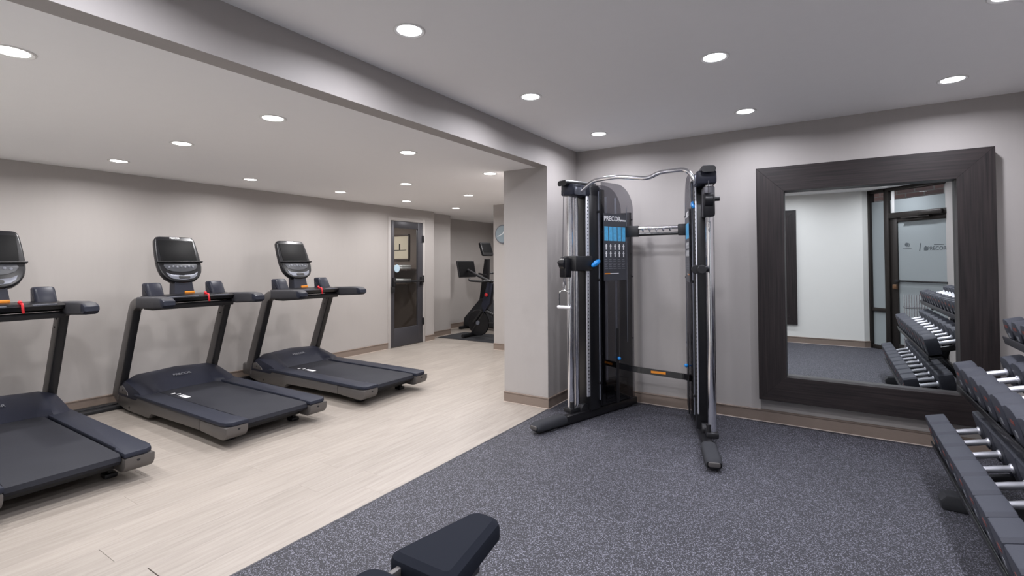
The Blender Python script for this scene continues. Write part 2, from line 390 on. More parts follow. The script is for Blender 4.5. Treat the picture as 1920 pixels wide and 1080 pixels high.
b = B(); box(b, XL + .006, XL + .05, DY0 - .006, DY0 + .05, .88, .97, .006); obj('lock_case', b, 'black', d, True)
b = B(); lathe(b, [(.06, 0), (.063, .001), (.05, .0015)], 24, frameM((XL - .0095, DY0 + .15, 1.265), (0, 0, 1), (0, 1, 0), (1, 0, 0)))
obj('round_sticker', b, 'sticker', d, True)['label'] = 'pale blue round sticker on the glass'
b = B(); box(b, -7.5, -7.4, 5.1, 6.6, 0, 2.3); box(b, -7.4, XL - T, 5.0, 5.1, 0, 2.3); box(b, -7.4, XL - T - .02, 6.5, 6.6, 0, 2.25)
struct('wall_closet', b, 'closet', 'brown wall of the small room behind the glass door', 'wall')
for k, zz in enumerate((.98, 1.22)):
    b = B(); box(b, -7.2, -6.15, 6.2, 6.5, zz, zz + .025, .002)
    tag(obj('closet_shelf', b, 'shelf'), ['lower', 'upper'][k] + ' dark shelf in the room behind the glass door', 'shelf')
    for q, xx in enumerate((-6.95, -6.65, -6.38)):
        b = B()
        for h in range(2): box(b, xx - .10, xx + .10, 6.23, 6.46, zz + .025 + h * .035, zz + .059 + h * .035, .014)
        tag(obj('towel_stack', b, 'towel'), f'{["left", "middle", "right"][q]} folded white towel stack on the {["lower", "upper"][k]} closet shelf', 'towels', 'towels behind the glass door')
o = thing('wall_notice', 'beige framed notice inside the room behind the glass door', 'picture', (-6.6, 6.5, 1.45))
b = B(); box(b, -6.82, -6.38, 6.485, 6.5, 1.42, 1.85); obj('sheet', b, 'paper', o, True)
b = B()
for a in ((-6.84, -6.81, 1.40, 1.87), (-6.39, -6.36, 1.40, 1.87), (-6.84, -6.36, 1.40, 1.43), (-6.84, -6.36, 1.84, 1.87)): box(b, a[0], a[1], 6.475, 6.5, a[2], a[3], .003)
obj('frame', b, 'shelf', o, True)
b = B(); box(b, -6.76, -6.44, 6.483, 6.485, 1.58, 1.59); box(b, -6.62, -6.59, 6.483, 6.485, 1.58, 1.70); obj('print_lines', b, 'black', o, True)
downlight(-6.7, 5.75, 2.25, True, 'small downlight inside the room behind the glass door')

# ------------------------------------------------------------------ storefront entrance behind the camera (seen in the mirror)
A = Vector((.54, -.19, 0)); sd = Vector((1, 1, 0)).normalized(); sn = Vector((-1, 1, 0)).normalized()
MS = frameM(A, sd, sn, (0, 0, 1))          # local x along the front, y into the room
sf = thing('window_1', 'dark framed glass entrance front set at an angle, seen in the mirror', 'glass front', A[:], kind='structure')
def sbox(bm, x0, x1, z0, z1, y0=-.05, y1=.05, bev=.003): box(bm, x0, x1, y0, y1, z0, z1, bev, MS)
b = B(); sbox(b, -.05, .03, 0, 2.445); obj('end_post', b, 'bronze', sf, True)
b = B(); sbox(b, .262, .335, 0, 2.445); obj('mullion', b, 'bronze', sf, True)
b = B(); sbox(b, -.05, 1.25, 2.395, 2.446); obj('head_rail', b, 'bronze', sf, True)
b = B(); sbox(b, .03, .262, .575, .63, -.04, .04); obj('sidelight_rail', b, 'bronze', sf, True)
b = B(); sbox(b, .03, .262, 0, .06, -.04, .04); obj('sill_rail', b, 'bronze', sf, True)
b = B(); sbox(b, .335, 1.25, 1.985, 2.065); obj('transom_bar', b, 'bronze', sf, True)
b = B(); sbox(b, .03, .262, .06, .575, -.004, .004, 0); obj('pane', b, 'frost', sf, True)
b = B(); sbox(b, .03, .262, .63, 2.26, -.004, .004, 0); obj('pane', b, 'frost', sf, True)
b = B(); sbox(b, .03, .262, 2.26, 2.395, -.004, .004, 0); obj('pane', b, 'glass', sf, True)
b = B(); sbox(b, .335, 1.2, 2.065, 2.26, -.004, .004, 0); obj('pane', b, 'frost', sf, True)
b = B(); sbox(b, .335, 1.2, 2.26, 2.395, -.004, .004, 0); obj('pane', b, 'glass', sf, True)
b = B(); sbox(b, .36, .40, 2.065, 2.395, .0, .02); obj('clip_strip', b, 'white_metal', sf, True)
d2 = thing('door_2', 'frosted glass entrance door with dark logos, seen in the mirror', 'door', (MS @ Vector((.34, 0, 0)))[:], kind='structure')
b = B()
for a in ((.338, .445, .01, 1.98), (1.17, 1.24, .01, 1.98), (.44, 1.18, 1.925, 1.98), (.44, 1.18, .01, .12)): sbox(b, *a, -.025, .025)
obj('door_leaf', b, 'bronze', d2, True)
b = B(); sbox(b, .44, 1.18, .12, 1.925, -.004, .004, 0); obj('pane', b, 'frost', d2, True)
b = B(); sbox(b, .42, 1.2, 1.04, 1.065, .03, .055, .008); sbox(b, .42, .47, 1.03, 1.075, .02, .06); obj('push_bar', b, 'black', d2, True)
b = B(); sbox(b, .385, .445, .93, 1.0, .025, .06, .006); obj('lock_case', b, 'brass', d2, True)
b = B(); sbox(b, .80, 1.12, 1.99, 2.05, .05, .10, .01); sbox(b, .55, .95, 1.965, 1.985, .06, .085, .004); obj('door_closer', b, 'bronze', d2, True)
# the lettering is on the outer side, so from inside it runs backwards
ML = MS @ Matrix.Translation((0, .0055, 0)) @ Matrix(((1, 0, 0, 0), (0, 0, 1, 0), (0, 1, 0, 0), (0, 0, 0, 1)))
def letter(s, size, x, z, **k):
    t = text_bm(s, size, .0005, **k); bmesh.ops.transform(t, matrix=ML @ Matrix.Translation((x, z, 0)), verts=t.verts[:]); return t
b = letter('PRECOR', .068, .985, 1.52, bold=.001); obj('lettering', b, 'etch', d2, True, smooth=False)
b = B()
prism(b, [(.745, 1.49), (.758, 1.49), (.775, 1.60), (.762, 1.60)], 'Z', 0, .0006, M=ML); obj('slash', b, 'etch', d2, True, smooth=False)
b = B(); prism(b, [(.813, 1.495), (.862, 1.495), (.862, 1.535), (.838, 1.562), (.813, 1.535)], 'Z', 0, .0006, M=ML); obj('house_mark', b, 'etch', d2, True, smooth=False)
b = B(); prism(b, [(.57 + .028 * math.cos(a * .3), 1.585 + .028 * math.sin(a * .3)) for a in range(21)], 'Z', 0, .0006, M=ML)
prism(b, [(.565 + .05 * math.cos(R(a)), 1.58 + .036 * math.sin(R(a))) for a in range(-50, 51, 10)] + [(.565 + .042 * math.cos(R(a)), 1.58 + .03 * math.sin(R(a))) for a in range(50, -51, -10)], 'Z', 0, .0006, M=ML)
prism(b, [(.51, 1.525), (.64, 1.525), (.64, 1.531), (.51, 1.531)], 'Z', 0, .0006, M=ML); obj('round_emblem', b, 'etch', d2, True, smooth=False)
b = B(); prism(b, [(.95, 1.568), (1.08, 1.568), (1.08, 1.576), (.95, 1.576)], 'Z', 0, .0006, M=ML); obj('small_line', b, 'etch', d2, True, smooth=False)
b = B(); box(b, -1.2, 2.6, -.95, -.85, 0, 2.8, 0, MS); struct('wall_outside', b, 'brick', 'reddish brick wall outside the entrance, seen above the frosted glass', 'wall')
# chrome wire stand beside the door, spray bottle behind the rack
o = thing('wire_stand', 'small chrome wire stand by the entrance, seen in the mirror', 'stand', (.98, .62, 0))
b = B()
for zz in (.25, .48, .70): tube(b, [(.86, .50, zz), (1.10, .50, zz), (1.10, .74, zz), (.86, .74, zz)], .005, 6, closed=True)
obj('hoop', b, 'chrome', o, True)
for k in range(5):
    b = B(); cyl(b, (.87 + k * .055, .74, .02), (.87 + k * .055, .74, .88), .006, 8); obj('rod', b, 'chrome', o, True)
    b = B(); cyl(b, (.87 + k * .055, .50, .02), (.87 + k * .055, .50, .88), .006, 8); obj('rod', b, 'chrome', o, True)
b = B(); box(b, .85, 1.11, .49, .75, 0, .022, .008); obj('base', b, 'black', o, True)

o = thing('wipes_stand', 'white and light blue wipes stand behind the rack, seen in the mirror', 'stand', (.80, 1.66, 0))
b = B(); lathe(b, [(.10, 0), (.10, .012), (.04, .02)], 20, Matrix.Translation((.80, 1.66, 0))); obj('base', b, 'black', o, True)
b = B(); prism(b, [(.775, .015), (.815, .015), (.835, .52), (.795, .52)], 'Y', 1.645, 1.675, .005); obj('post', b, 'white_metal', o, True)
b = B(); box(b, .74, .86, 1.61, 1.71, .42, .58, .02); obj('dispenser', b, 'light_blue', o, True)

# ------------------------------------------------------------------ framed mirrors
def framed_mirror(label, x0, x1, z0, z1, yw, s, dp):
    """yw wall plane, s = -1 frame grows towards -Y, +1 towards +Y"""
    o = thing('framed_mirror', label, 'mirror', ((x0 + x1) / 2, yw, z0))
    fw, yb, yg, yf = .203, yw + s * .002, yw + s * .02, yw + s * dp
    P = [((x0, z0), (x1, z0), (x1 - fw, z0 + fw), (x0 + fw, z0 + fw)), ((x1, z0), (x1, z1), (x1 - fw, z1 - fw), (x1 - fw, z0 + fw)),
         ((x1, z1), (x0, z1), (x0 + fw, z1 - fw), (x1 - fw, z1 - fw)), ((x0, z1), (x0, z0), (x0 + fw, z0 + fw), (x0 + fw, z1 - fw))]
    for k, p in enumerate(P):
        b = B(); prism(b, p, 'Y', min(yb, yf), max(yb, yf), .0012, seg=1); obj(['rail', 'stile'][k % 2], b, ['wood_h', 'wood_v'][k % 2], o, True)
    b = B(); box(b, x0 + fw - .004, x1 - fw + .004, min(yb, yg), max(yb, yg), z0 + fw - .004, z1 - fw + .004); obj('mirror_glass', b, 'mirror', o, True, smooth=False)
    return o
framed_mirror('large mirror in a wide dark wood frame on the far wall', -.517, .958, .207, 2.135, YM, -1, .10)
framed_mirror('second dark wood framed mirror, its edge showing in the large mirror', -1.95, -.47, .30, 2.2, YB, 1, .035)

# ------------------------------------------------------------------ clock
o = thing('wall_clock', 'round grey-blue wall clock half hidden by the column', 'clock', (-4.235, 6.36, 1.79))
MC = frameM((-4.235, 6.36, 1.79), (1, 0, 0), (0, 0, 1), (0, -1, 0))
b = B(); lathe(b, [(.14, 0), (.145, .03), (.13, .034)], 32, MC); obj('case', b, 'panel_grey', o, True)
b = B(); lathe(b, [(.128, .033), (.128, .035), (.1, .0355)], 32, MC); obj('face', b, 'clock', o, True)
for ang, L, ww in ((60, .07, .005), (200, .10, .004)):
    b = B(); box(b, 0, L, -ww, ww, .036, .038, 0, MC @ Matrix.Rotation(R(ang), 4, 'Z')); obj('hand', b, 'print_white', o, True)

# ------------------------------------------------------------------ treadmills (local x = 0 at the wall end, rear at x = 2.02)
def make_treadmill():
    o = thing('treadmill', '', 'treadmill', group='treadmills in a row')
    for s in (-1, 1):
        y0, y1 = sorted((s * .345, s * .425))
        b = B(); prism(b, [(.02, .10), (.10, .055), (.30, .03), (.74, .028), (.79, .072), (1.62, .082), (1.62, .168), (.45, .168), (.10, .20), (.0, .17)], 'Y', y0, y1, .012)
        sf_ = obj('side_frame', b, 'tread_grey', o)
        b = B(); cyl(b, (.36, s * .4255, .065), (.36, s * .428, .065), .011); obj('bolt', b, 'black', sf_)
        y0, y1 = sorted((s * .262, s * .428))
        b = B(); prism(b, [(1.625, .082), (1.88, .068), (1.955, .068), (1.995, .085), (2.016, .118), (2.018, .165), (1.625, .165)], 'Y', y0, y1, .014)
        ec = obj('end_cap', b, 'tread_grey', o)
        b = B(); cyl(b, (2.006, s * .335, .142), (2.018, s * .335, .144), .010); obj('screw_hole', b, 'black', ec)
        b = B(); po = [(.42, s * .43), (1.93, s * .43), (1.985, s * .415), (2.012, s * .38), (2.014, s * .262), (1.86, s * .262), (1.84, s * .275), (.42, s * .275)]
        prism(b, po if s > 0 else po[::-1], 'Z', .166, .198, .008); obj('foot_rail', b, 'tread_dark', o)
        # upright and handle: outer grey shell, black inner face
        y0, y1 = sorted((s * .362, s * .435))
        up = [(.00, .13), (.02, .20), (.335, .955), (.375, 1.015), (.45, 1.05), (.58, 1.058), (.58, .975), (.50, .965), (.435, .935), (.135, .19), (.12, .10)]
        b = B(); prism(b, up, 'Y', y0, y1, .012); u = obj('upright', b, 'tread_grey', o)
        y0, y1 = sorted((s * .368, s * .429))
        b = B(); prism(b, [(.11, .20), (.40, .94), (.445, .94), (.15, .20)], 'Y', y0, y1, .006); obj('rear_cover', b, 'black', u)
        for zz, xx in ((.93, .36), (.92, .395), (.85, .355)):
            b = B(); cyl(b, (xx, s * .363, zz), (xx, s * .358, zz), .008, 8); obj('bolt', b, 'black_gloss', u)
        y0, y1 = sorted((s * .345, s * .44))
        b = B(); prism(b, [(.50, .968), (.50, 1.064), (.90, 1.078), (1.0, 1.072), (1.035, 1.05), (1.04, 1.01), (1.01, .985), (.66, .965)], 'Y', y0, y1, .02, seg=3); g = obj('handle', b, 'grip', o)
        b = B(); prism(b, [(.965, 1.0), (.96, 1.07), (1.005, 1.066), (1.043, 1.046), (1.047, 1.012), (1.015, .988)], 'Y', y0 - .002 , y1 + .002, .016); obj('end_grip', b, 'tread_dark', g)
        b = B(); box(b, 1.72, 1.80, s * .27 - .035, s * .27 + .035, 0, .03, .008); box(b, 1.74, 1.78, s * .27 - .012, s * .27 + .012, .028, .12); obj('foot', b, 'black', o)
        b = B(); cyl(b, (.12, s * .33, .042), (.12, s * .37, .042), .042); obj('wheel', b, 'black', o)
    # under frame, belt with rear roller
    b = B(); box(b, .15, 1.86, -.33, .33, .07, .155, .01); obj('under_frame', b, 'black', o)
    b = B(); prism(b, [(.40, .16), (1.93, .12), (1.965, .128), (1.982, .15), (1.975, .178), (1.95, .19), (.40, .186)], 'Y', -.258, .258, .003); belt = obj('running_belt', b, 'belt', o)
    for k, (xx, yy, ww, hh) in enumerate(((.80, -.215, .014, .016), (.86, -.195, .014, .016), (.93, -.205, .014, .022), (.965, -.205, .014, .022), (1.02, -.205, .07, .022))):
        b = B(); box(b, xx - ww / 2 - .1, xx + ww / 2 - .1, yy - hh, yy + hh, .188, .191); obj('belt_marking', b, 'print_white', belt)
    # motor hood
    secs = []
    for yy, dx, tz, rx in ((-.43, .05, -.09, -.04), (-.41, .03, -.04, .05), (-.34, .02, -.01, .09), (-.30, .0, .004, .085), (-.262, 0, .006, .02), (-.22, 0, .008, 0), (0, 0, .022, -.01), (.22, 0, .008, 0), (.262, 0, .006, .02), (.30, 0, .004, .085), (.34, .02, -.01, .09), (.41, .03, -.04, .05), (.43, .05, -.09, -.04)):
        secs.append([(.06 + dx, yy, .15), (.08 + dx, yy, .25 + tz * .5), (.14 + dx, yy, .305 + tz), (.22, yy, .322 + tz), (.31, yy, .302 + tz), (.44 + rx, yy, .235 + tz * .3), (.52 + rx, yy, .188), (.52 + rx, yy, .15)])
    b = B(); loft(b, secs); hood = obj('motor_hood', b, 'navy', o, ang=40)
    t = text_bm('PRECOR', .042, .0006); nrm = Vector((.067, 0, .13)).normalized(); bmesh.ops.transform(t, matrix=frameM((.375, 0, .2915), (0, 1, 0), Vector((-.13, 0, .067)).normalized(), nrm), verts=t.verts[:])
    obj('lettering', t, 'print_grey', hood, smooth=False)
    for s in (-1, 1):
        y0, y1 = sorted((s * .405, s * .434)); b = B(); prism(b, [(.15, .17), (.17, .235), (.22, .245), (.33, .20), (.345, .17)], 'Y', y0, y1, .006); ch = obj('hood_cheek', b, 'tread_grey', o)
        b = B(); cyl(b, (.24, s * .434, .205), (.24, s * .437, .205), .009, 8); obj('bolt', b, 'black', ch)
    # tray between the handles
    b = B(); prism(b, [(.36, 1.00), (.36, 1.055), (.42, 1.072), (.62, 1.062), (.66, 1.045), (.64, 1.015), (.50, .99)], 'Y', -.36, .36, .01); tray = obj('tray', b, 'black_gloss', o)
    b = B(); prism(b, [(.46, .945), (.46, .985), (.60, .995), (.63, .975), (.62, .945)], 'Y', -.36, .36, .008); obj('cross_bar', b, 'black', o)
    b = B(); box(b, .628, .648, -.30, .02, 1.05, 1.058, .002); box(b, .628, .648, .16, .30, 1.05, 1.058, .002); obj('sensor_plate', b, 'silver', tray)
    for s in (-1, 1):
        b = B(); prism(b, [(.36, 1.04), (.345, 1.172), (.36, 1.182), (.435, 1.182), (.46, 1.16), (.52, 1.06), (.52, 1.04)], 'Y', s * .275 - .065, s * .275 + .065, .022, seg=3); obj('cup_holder', b, 'navy', o)
    b = B(); loft(b, [[(.42, -.09, 1.05), (.42, .09, 1.05), (.31, .09, 1.05), (.31, -.09, 1.05)], [(.375, -.07, 1.24), (.375, .07, 1.24), (.27, .07, 1.24), (.27, -.07, 1.24)]]); nk = obj('console_neck', b, 'navy', o)
    b = B(); box(b, .40, .43, -.0, .085, 1.07, 1.092, .004); obj('warning_label', b, 'orange', nk)
    # console head
    tl = R(26); n_ = Vector((math.cos(tl), 0, math.sin(tl))); u_ = Vector((-math.sin(tl), 0, math.cos(tl)))
    MK = frameM((.405, 0, 1.18), (0, 1, 0), u_ * 1.07, n_)      # local x = across, y = up the face, z = outwards
    half = [(.0, 0), (.06, .004), (.11, .02), (.15, .05), (.178, .095), (.192, .15), (.196, .21), (.192, .30), (.183, .40), (.176, .44), (.16, .462), (.13, .468), (0, .47)]
    out = half + [(-a, c) for a, c in half[-2:0:-1]]
    b = B(); prism(b, out, 'Z', -.06, 0, .014, MK, 3); hd = obj('console', b, 'black_gloss', o)
    b = B(); prism(b, rrect(.315, .215, .012, cx=0, cy=.318), 'Z', -.002, .003, .001, MK); obj('screen', b, 'screen', hd)
    b = B(); box(b, -.205, .205, .196, .206, -.01, .022, .004, MK); obj('reading_ledge', b, 'black', hd)
    po = [(-.14, .188), (.14, .188), (.15, .165), (.13, .13), (.08, .108), (0, .10), (-.08, .108), (-.13, .13), (-.15, .165)]
    b = B(); prism(b, po, 'Z', -.002, .004, .001, MK); cp = obj('control_panel', b, 'panel_dark', hd)
    for k in range(7):
        b = B(); lathe(b, [(.010, .004), (.010, .007), (.007, .008)], 10, MK @ Matrix.Translation((-.105 + .035 * k, .15 + .006 * (k % 2), 0))); obj('button', b, 'panel_grey', cp)
    po = [(-.14, .10), (-.10, .078), (0, .066), (.10, .078), (.14, .10), (.125, .06), (.09, .035), (0, .022), (-.09, .035), (-.125, .06)]
    b = B(); prism(b, po, 'Z', -.002, .005, .001, MK); chn = obj('chin_plate', b, 'silver', hd)
    b = B(); prism(b, rrect(.10, .03, .012, cx=.01, cy=.048), 'Z', .0, .009, .002, MK); obj('stop_button', b, 'black', chn)
    t = text_bm('PRECOR', .024, .0008, bold=.0006); bmesh.ops.transform(t, matrix=MK @ Matrix.Translation((0, .45, .001)), verts=t.verts[:]); obj('lettering', t, 'print_white', hd, smooth=False)
    # red safety clip and cord over the tray edge
    b = B(); tube(b, smoothpath([(.60, .10, 1.065), (.66, .10, 1.072), (.672, .10, 1.03), (.668, .105, 1.0)], 4, .02), .0085, 8, flat=.5); sphere(b, (.60, .10, 1.078), .014, .014, .014); obj('safety_clip', b, 'red', o)
    return o
tm = make_treadmill()
tlab = ['treadmill nearest the camera, cut off by the left edge of the photo', 'middle treadmill of the row of three', 'treadmill farthest from the camera, next to the glass door']
for k, (xx, yy) in enumerate(((-5.66, 1.02), (-5.70, 2.335), (-5.68, 3.58))):
    o = tm if k == 0 else copy_tree(tm)
    o.location = (xx, yy, 0); o['label'] = tlab[k]
b = B(); box(b, -.12, .05, -.40, -.15, .07, .20, .02); obj('power_box', b, 'tread_grey', o)
b = B(); box(b, -5.80, -5.62, .1, 4.25, 0, .035, .008); box(b, -5.77, -5.69, .1, 4.25, .03, .045, .004)
tag(obj('cable_raceway', b, 'black'), 'flat black cable raceway on the floor along the treadmill wall', 'cable cover')

# ------------------------------------------------------------------ exercise bikes in the alcove
b = B(); box(b, -6.0, -4.55, 6.84, 7.62, 0, .008, .003); tag(obj('floor_mat', b, 'rubber_black'), 'thin black mat under the front exercise bike', 'mat')
def bike(loc, label):
    o = thing('exercise_bike', label, 'exercise bike', loc)
    MY = lambda x, y, z: frameM((x, y, z), (1, 0, 0), (0, 0, 1), (0, -1, 0))
    b = B(); lathe(b, [(.17, -.02), (.225, -.022), (.235, 0), (.225, .022), (.17, .02), (.05, .03)], 36, MY(.28, 0, .27)); fw = obj('flywheel', b, 'frame_black', o)
    b = B(); lathe(b, [(.04, -.04), (.05, 0), (.04, .04)], 16, MY(.28, 0, .27)); obj('hub', b, 'panel_grey', fw)
    for xx in (.12, 1.15):
        b = B(); tube(b, [(xx, -.27, .045), (xx, .27, .045)], .032, 10); obj('stabiliser', b, 'frame_black', o)
    b = B()
    for pts, r in (([(.13, 0, .05), (.42, 0, .52), (.50, 0, .80)], .038), ([(.42, 0, .50), (.75, 0, .38), (1.14, 0, .06)], .036), ([(.75, 0, .36), (.95, 0, .78)], .034), ([(.20, .05, .27), (.40, .05, .50)], .025), ([(.20, -.05, .27), (.40, -.05, .50)], .025)): tube(b, smoothpath(pts, 4, .08), r, 10, flat=.8)
    obj('frame', b, 'frame_black', o)
    b = B(); prism(b, [(.42, .46), (.55, .62), (.62, .98), (.50, 1.0), (.44, .80), (.36, .58)], 'Y', -.045, .045, .012); obj('front_shroud', b, 'navy', o)
    b = B(); lathe(b, [(.11, -.03), (.125, 0), (.11, .03)], 24, MY(.72, 0, .40)); obj('crank_guard', b, 'black_gloss', o)
    b = B(); sphere(b, (.49, -.06, .78), .035, .02, .035); obj('resistance_knob', b, 'red', o)
    for s in (-1, 1):
        b = B(); box(b, .72 - .01 + s * .06, .74 + s * .06, s * .07 - .01, s * .07 + .01, .40 - .10 * abs(s), .42, .004); box(b, .68 + s * .06, .78 + s * .06, s * .13 - .045, s * .13 + .045, .29, .315, .006); obj('pedal', b, 'black', o)
    b = B(); tube(b, smoothpath([(.22, -.19, 1.07), (.24, -.23, 1.03), (.52, -.20, 1.02), (.58, 0, 1.02), (.52, .20, 1.02), (.24, .23, 1.03), (.22, .19, 1.07)], 4, .06), .018, 10); tube(b, [(.56, 0, .95), (.57, 0, 1.02)], .03, 10); obj('handlebar', b, 'black', o)
    tl = R(12); MT = frameM((.26, 0, 1.24), (0, -1, 0), (-math.sin(tl), 0, math.cos(tl)), (math.cos(tl) , 0, math.sin(tl)))
    return o, MT
o, MT = bike((-5.64, 7.22, 0), 'black exercise bike on a thin mat with a wide tablet screen on its handlebar')
MT = frameM((-.0, 0, 1.235), (0, -1, 0), (-.2, 0, .98), (-.98, 0, -.2))
b = B(); prism(b, rrect(.50, .31, .02), 'Z', -.015, .015, .005, MT); scr = obj('tablet', b, 'black', o)
b = B(); prism(b, rrect(.47, .28, .01), 'Z', -.018, -.014, 0, MT); obj('screen', b, 'screen', scr)
b = B(); tube(b, smoothpath([(.58, 0, 1.0), (.30, 0, 1.10), (.03, 0, 1.22)], 4, .05), .024, 10); obj('tablet_arm', b, 'black', o)
b = B(); tube(b, [(.95, 0, .70), (.99, 0, .93)], .024, 10); obj('seat_post', b, 'chrome', o)
b = B(); loft(b, [[(.84, -.025, .93), (.84, .025, .93), (.84, .02, .965), (.84, -.02, .965)], [(.98, -.06, .93), (.98, .06, .93), (.98, .05, .98), (.98, -.05, .98)], [(1.10, -.10, .94), (1.10, .10, .94), (1.10, .08, 1.0), (1.10, -.08, 1.0)]]); obj('saddle', b, 'black', o)
o = thing('upright_cycle', 'dark upright exercise cycle with tall console post behind the front bike', 'exercise bike', (-6.38, 8.15, 0))
b = B(); prism(b, [(.0, .05), (.02, .22), (.10, .30), (.42, .62), (.62, .64), (.72, .35), (.80, .06)], 'Y', -.11, .11, .03); obj('drive_housing', b, 'rubber_black', o)
b = B(); prism(b, [(.36, .55), (.50, 1.42), (.60, 1.42), (.56, .55)], 'Y', -.04, .04, .012); obj('console_post', b, 'frame_black', o)
MT = frameM((.52, 0, 1.62), (0, 1, 0), (-.32, 0, .95), (.95, 0, .32))
b = B(); prism(b, rrect(.36, .28, .03), 'Z', -.025, .025, .008, MT); cs = obj('console', b, 'black', o)
b = B(); prism(b, rrect(.30, .19, .01, cy=.02), 'Z', .024, .029, 0, MT); obj('screen', b, 'screen', cs)
b = B(); tube(b, smoothpath([(.72, -.26, 1.10), (.50, -.26, 1.14), (.46, 0, 1.10), (.50, .26, 1.14), (.72, .26, 1.10)], 4, .08), .018, 10); obj('handlebar', b, 'black', o)
b = B(); box(b, .0, .08, -.25, .25, 0, .06, .015); box(b, 1.05, 1.13, -.25, .25, 0, .06, .015); box(b, .05, 1.1, -.05, .05, .03, .09, .01); obj('base', b, 'black', o)
b = B(); prism(b, [(.82, .08), (.92, .08), (1.0, .82), (.92, .82)], 'Y', -.035, .035, .01); obj('seat_post', b, 'panel_grey', o)
b = B(); box(b, .84, 1.12, -.14, .14, .82, .89, .03); obj('saddle', b, 'black', o)

# ------------------------------------------------------------------ cable machine: two angled towers
ft = thing('cable_machine', 'black and chrome dual tower cable machine with a wavy pull-up bar', 'gym machine', (-1.315, 4.0, 0))
ANG = R(17.5)
def tower(s):
    """s = -1 left, +1 right; frame: local x = u along the base to the back, local y = outwards, z up"""
    d = Vector((-s * math.sin(ANG), math.cos(ANG), 0)); w_ = Vector((s * math.cos(ANG), math.sin(ANG), 0))
    return frameM((-1.315 + s * .655, 3.44, 0), d, w_, (0, 0, 1))
TM = {s: tower(s) for s in (-1, 1)}
for s in (-1, 1):
    M = TM[s]; P = lambda u, w, z: M @ Vector((u, w, z))
    o = ft
    b = B(); box(b, .10, 1.25, -.036, .036, .008, .078, .012, M); bt = obj('base_tube', b, 'frame_black', o, True)
    b = B(); box(b, .10, .16, -.045, .045, 0, .012, .003, M); box(b, 1.17, 1.23, -.045, .045, 0, .012, .003, M); obj('foot_pad', b, 'rubber_black', bt, True)
    b = B(); loft(b, [[(u, a, max(.012, c)) for a, c in rrect(ww, hh, .03, cx=0, cy=zc)] for u, ww, hh, zc in ((-.05, .085, .03, .05), (-.035, .10, .06, .05), (-.01, .106, .078, .052), (.25, .106, .082, .054), (.285, .09, .07, .05))], M)
    ftc = obj('foot_sleeve', b, 'rubber_grey', o, True)
    b = B(); prism(b, rrect(.075, .03, .012, cy=.052), 'X', -.056, -.045, .003, M); obj('toe_plate', b, 'tread_grey', ftc, True)
    for u, r in ((.425, .030), (.50, .022)):
        b = B(); cyl(b, P(u, .045, .085), P(u, .045, 1.94), r, 20); obj('guide_pole', b, 'chrome', o, True)
    b = B(); box(b, .375, .56, .0, .085, .075, .115, .008, M); cyl(b, P(.41, .02, .11), P(.41, .02, .17), .018); cyl(b, P(.53, -.02, .09), P(.53, .02, .09), .05, 18); obj('pole_foot', b, 'black', o, True)
    b = B(); box(b, .536, .572, -.044, -.034, .20, 1.94, .001, M); st = obj('adjust_strip', b, 'satin', o, True)
    b = B()
    for k in range(56): cyl(b, P(.554, -.0435, .24 + k * .03), P(.554, -.0452, .24 + k * .03), .0062, 8)
    hs_ = obj('hole_row', b, 'black', st, True); hs_['kind'] = 'stuff'
    b = B(); box(b, .572, .70, -.05, .095, .075, 2.03, .006, M); cl = obj('column', b, 'frame_black', o, True)
    b = B(); cyl(b, P(.69, -.052, .15), P(.69, -.052, 1.98), .006, 8); obj('edge_rod', b, 'silver', cl, True)
    for z_ in (.3, 1.2, 1.80):
        b = B(); cyl(b, P(.685, -.05, z_), P(.685, -.062, z_), .011, 8); obj('bolt', b, 'black', cl, True)
    # smoked shroud panels either side of the stack
    arc = [(.70, .10), (.70, 2.065), (.84, 2.065)] + [(.92 + .235 * math.sin(R(a)), 1.83 + .235 * math.cos(R(a))) for a in range(0, 91, 9)] + [(1.155, .10)]
    for wv, nm in ((-.075, 'smoke'), (.065, 'smoke')):
        b = B(); prism(b, arc, 'Y', wv, wv + .008, .0015, M, 1); pn = obj('shroud_panel', b, nm, o, True)
        if wv < 0: front = pn
    for u_, z_ in ((1.13, 1.75), (1.13, 1.22), (1.13, .65)):
        b = B(); cyl(b, P(u_, -.074, z_), P(u_, -.081, z_), .008, 8); obj('bolt', b, 'black', front, True)
    b = B(); box(b, .70, .76, -.06, .06, .10, 2.0, .004, M); obj('stack_guard', b, 'frame_black', o, True)
    b = B(); box(b, 1.115, 1.15, -.06, .06, .08, 1.82, .004, M); obj('back_rail', b, 'gun', o, True)
    for k in range(6):
        b = B(); box(b, .79, 1.07, -.05, .05, .10 + k * .032, .10 + k * .032 + .029, .003, M); obj('weight_plate', b, 'black', o, True)
    b = B(); box(b, .885, .925, -.082, -.076, .09, .76, .004, M); sl = obj('pin_slot', b, 'black', o, True)
    b = B(); sphere(b, P(.905, -.095, .49), .016, .016, .016); cyl(b, P(.905, -.06, .49), P(.905, -.09, .49), .006, 8); obj('weight_pin', b, 'blue', o, True)
    for u_ in (.85, .99):
        b = B(); cyl(b, P(u_, 0, .09), P(u_, 0, 1.95), .011, 10); obj('stack_rod', b, 'satin', o, True)
    b = B(); cyl(b, P(1.05, -.079, .62), P(1.05, -.079, 1.86), .0025, 6); obj('cable', b, 'silver', o, True)
    # top cap
    b = B(); box(b, .36, .72, -.05, .09, 1.925, 2.02, .012, M); tc_ = obj('top_housing', b, 'navy', o, True)
    b = B(); loft(b, [[(u, a, c) for a, c in rrect(.10, .045, .02, cx=.03, cy=zc)] for u, zc in ((.315, 2.025), (.33, 2.03), (.50, 2.035), (.70, 2.035))], M); obj('cap', b, 'black', tc_, True)
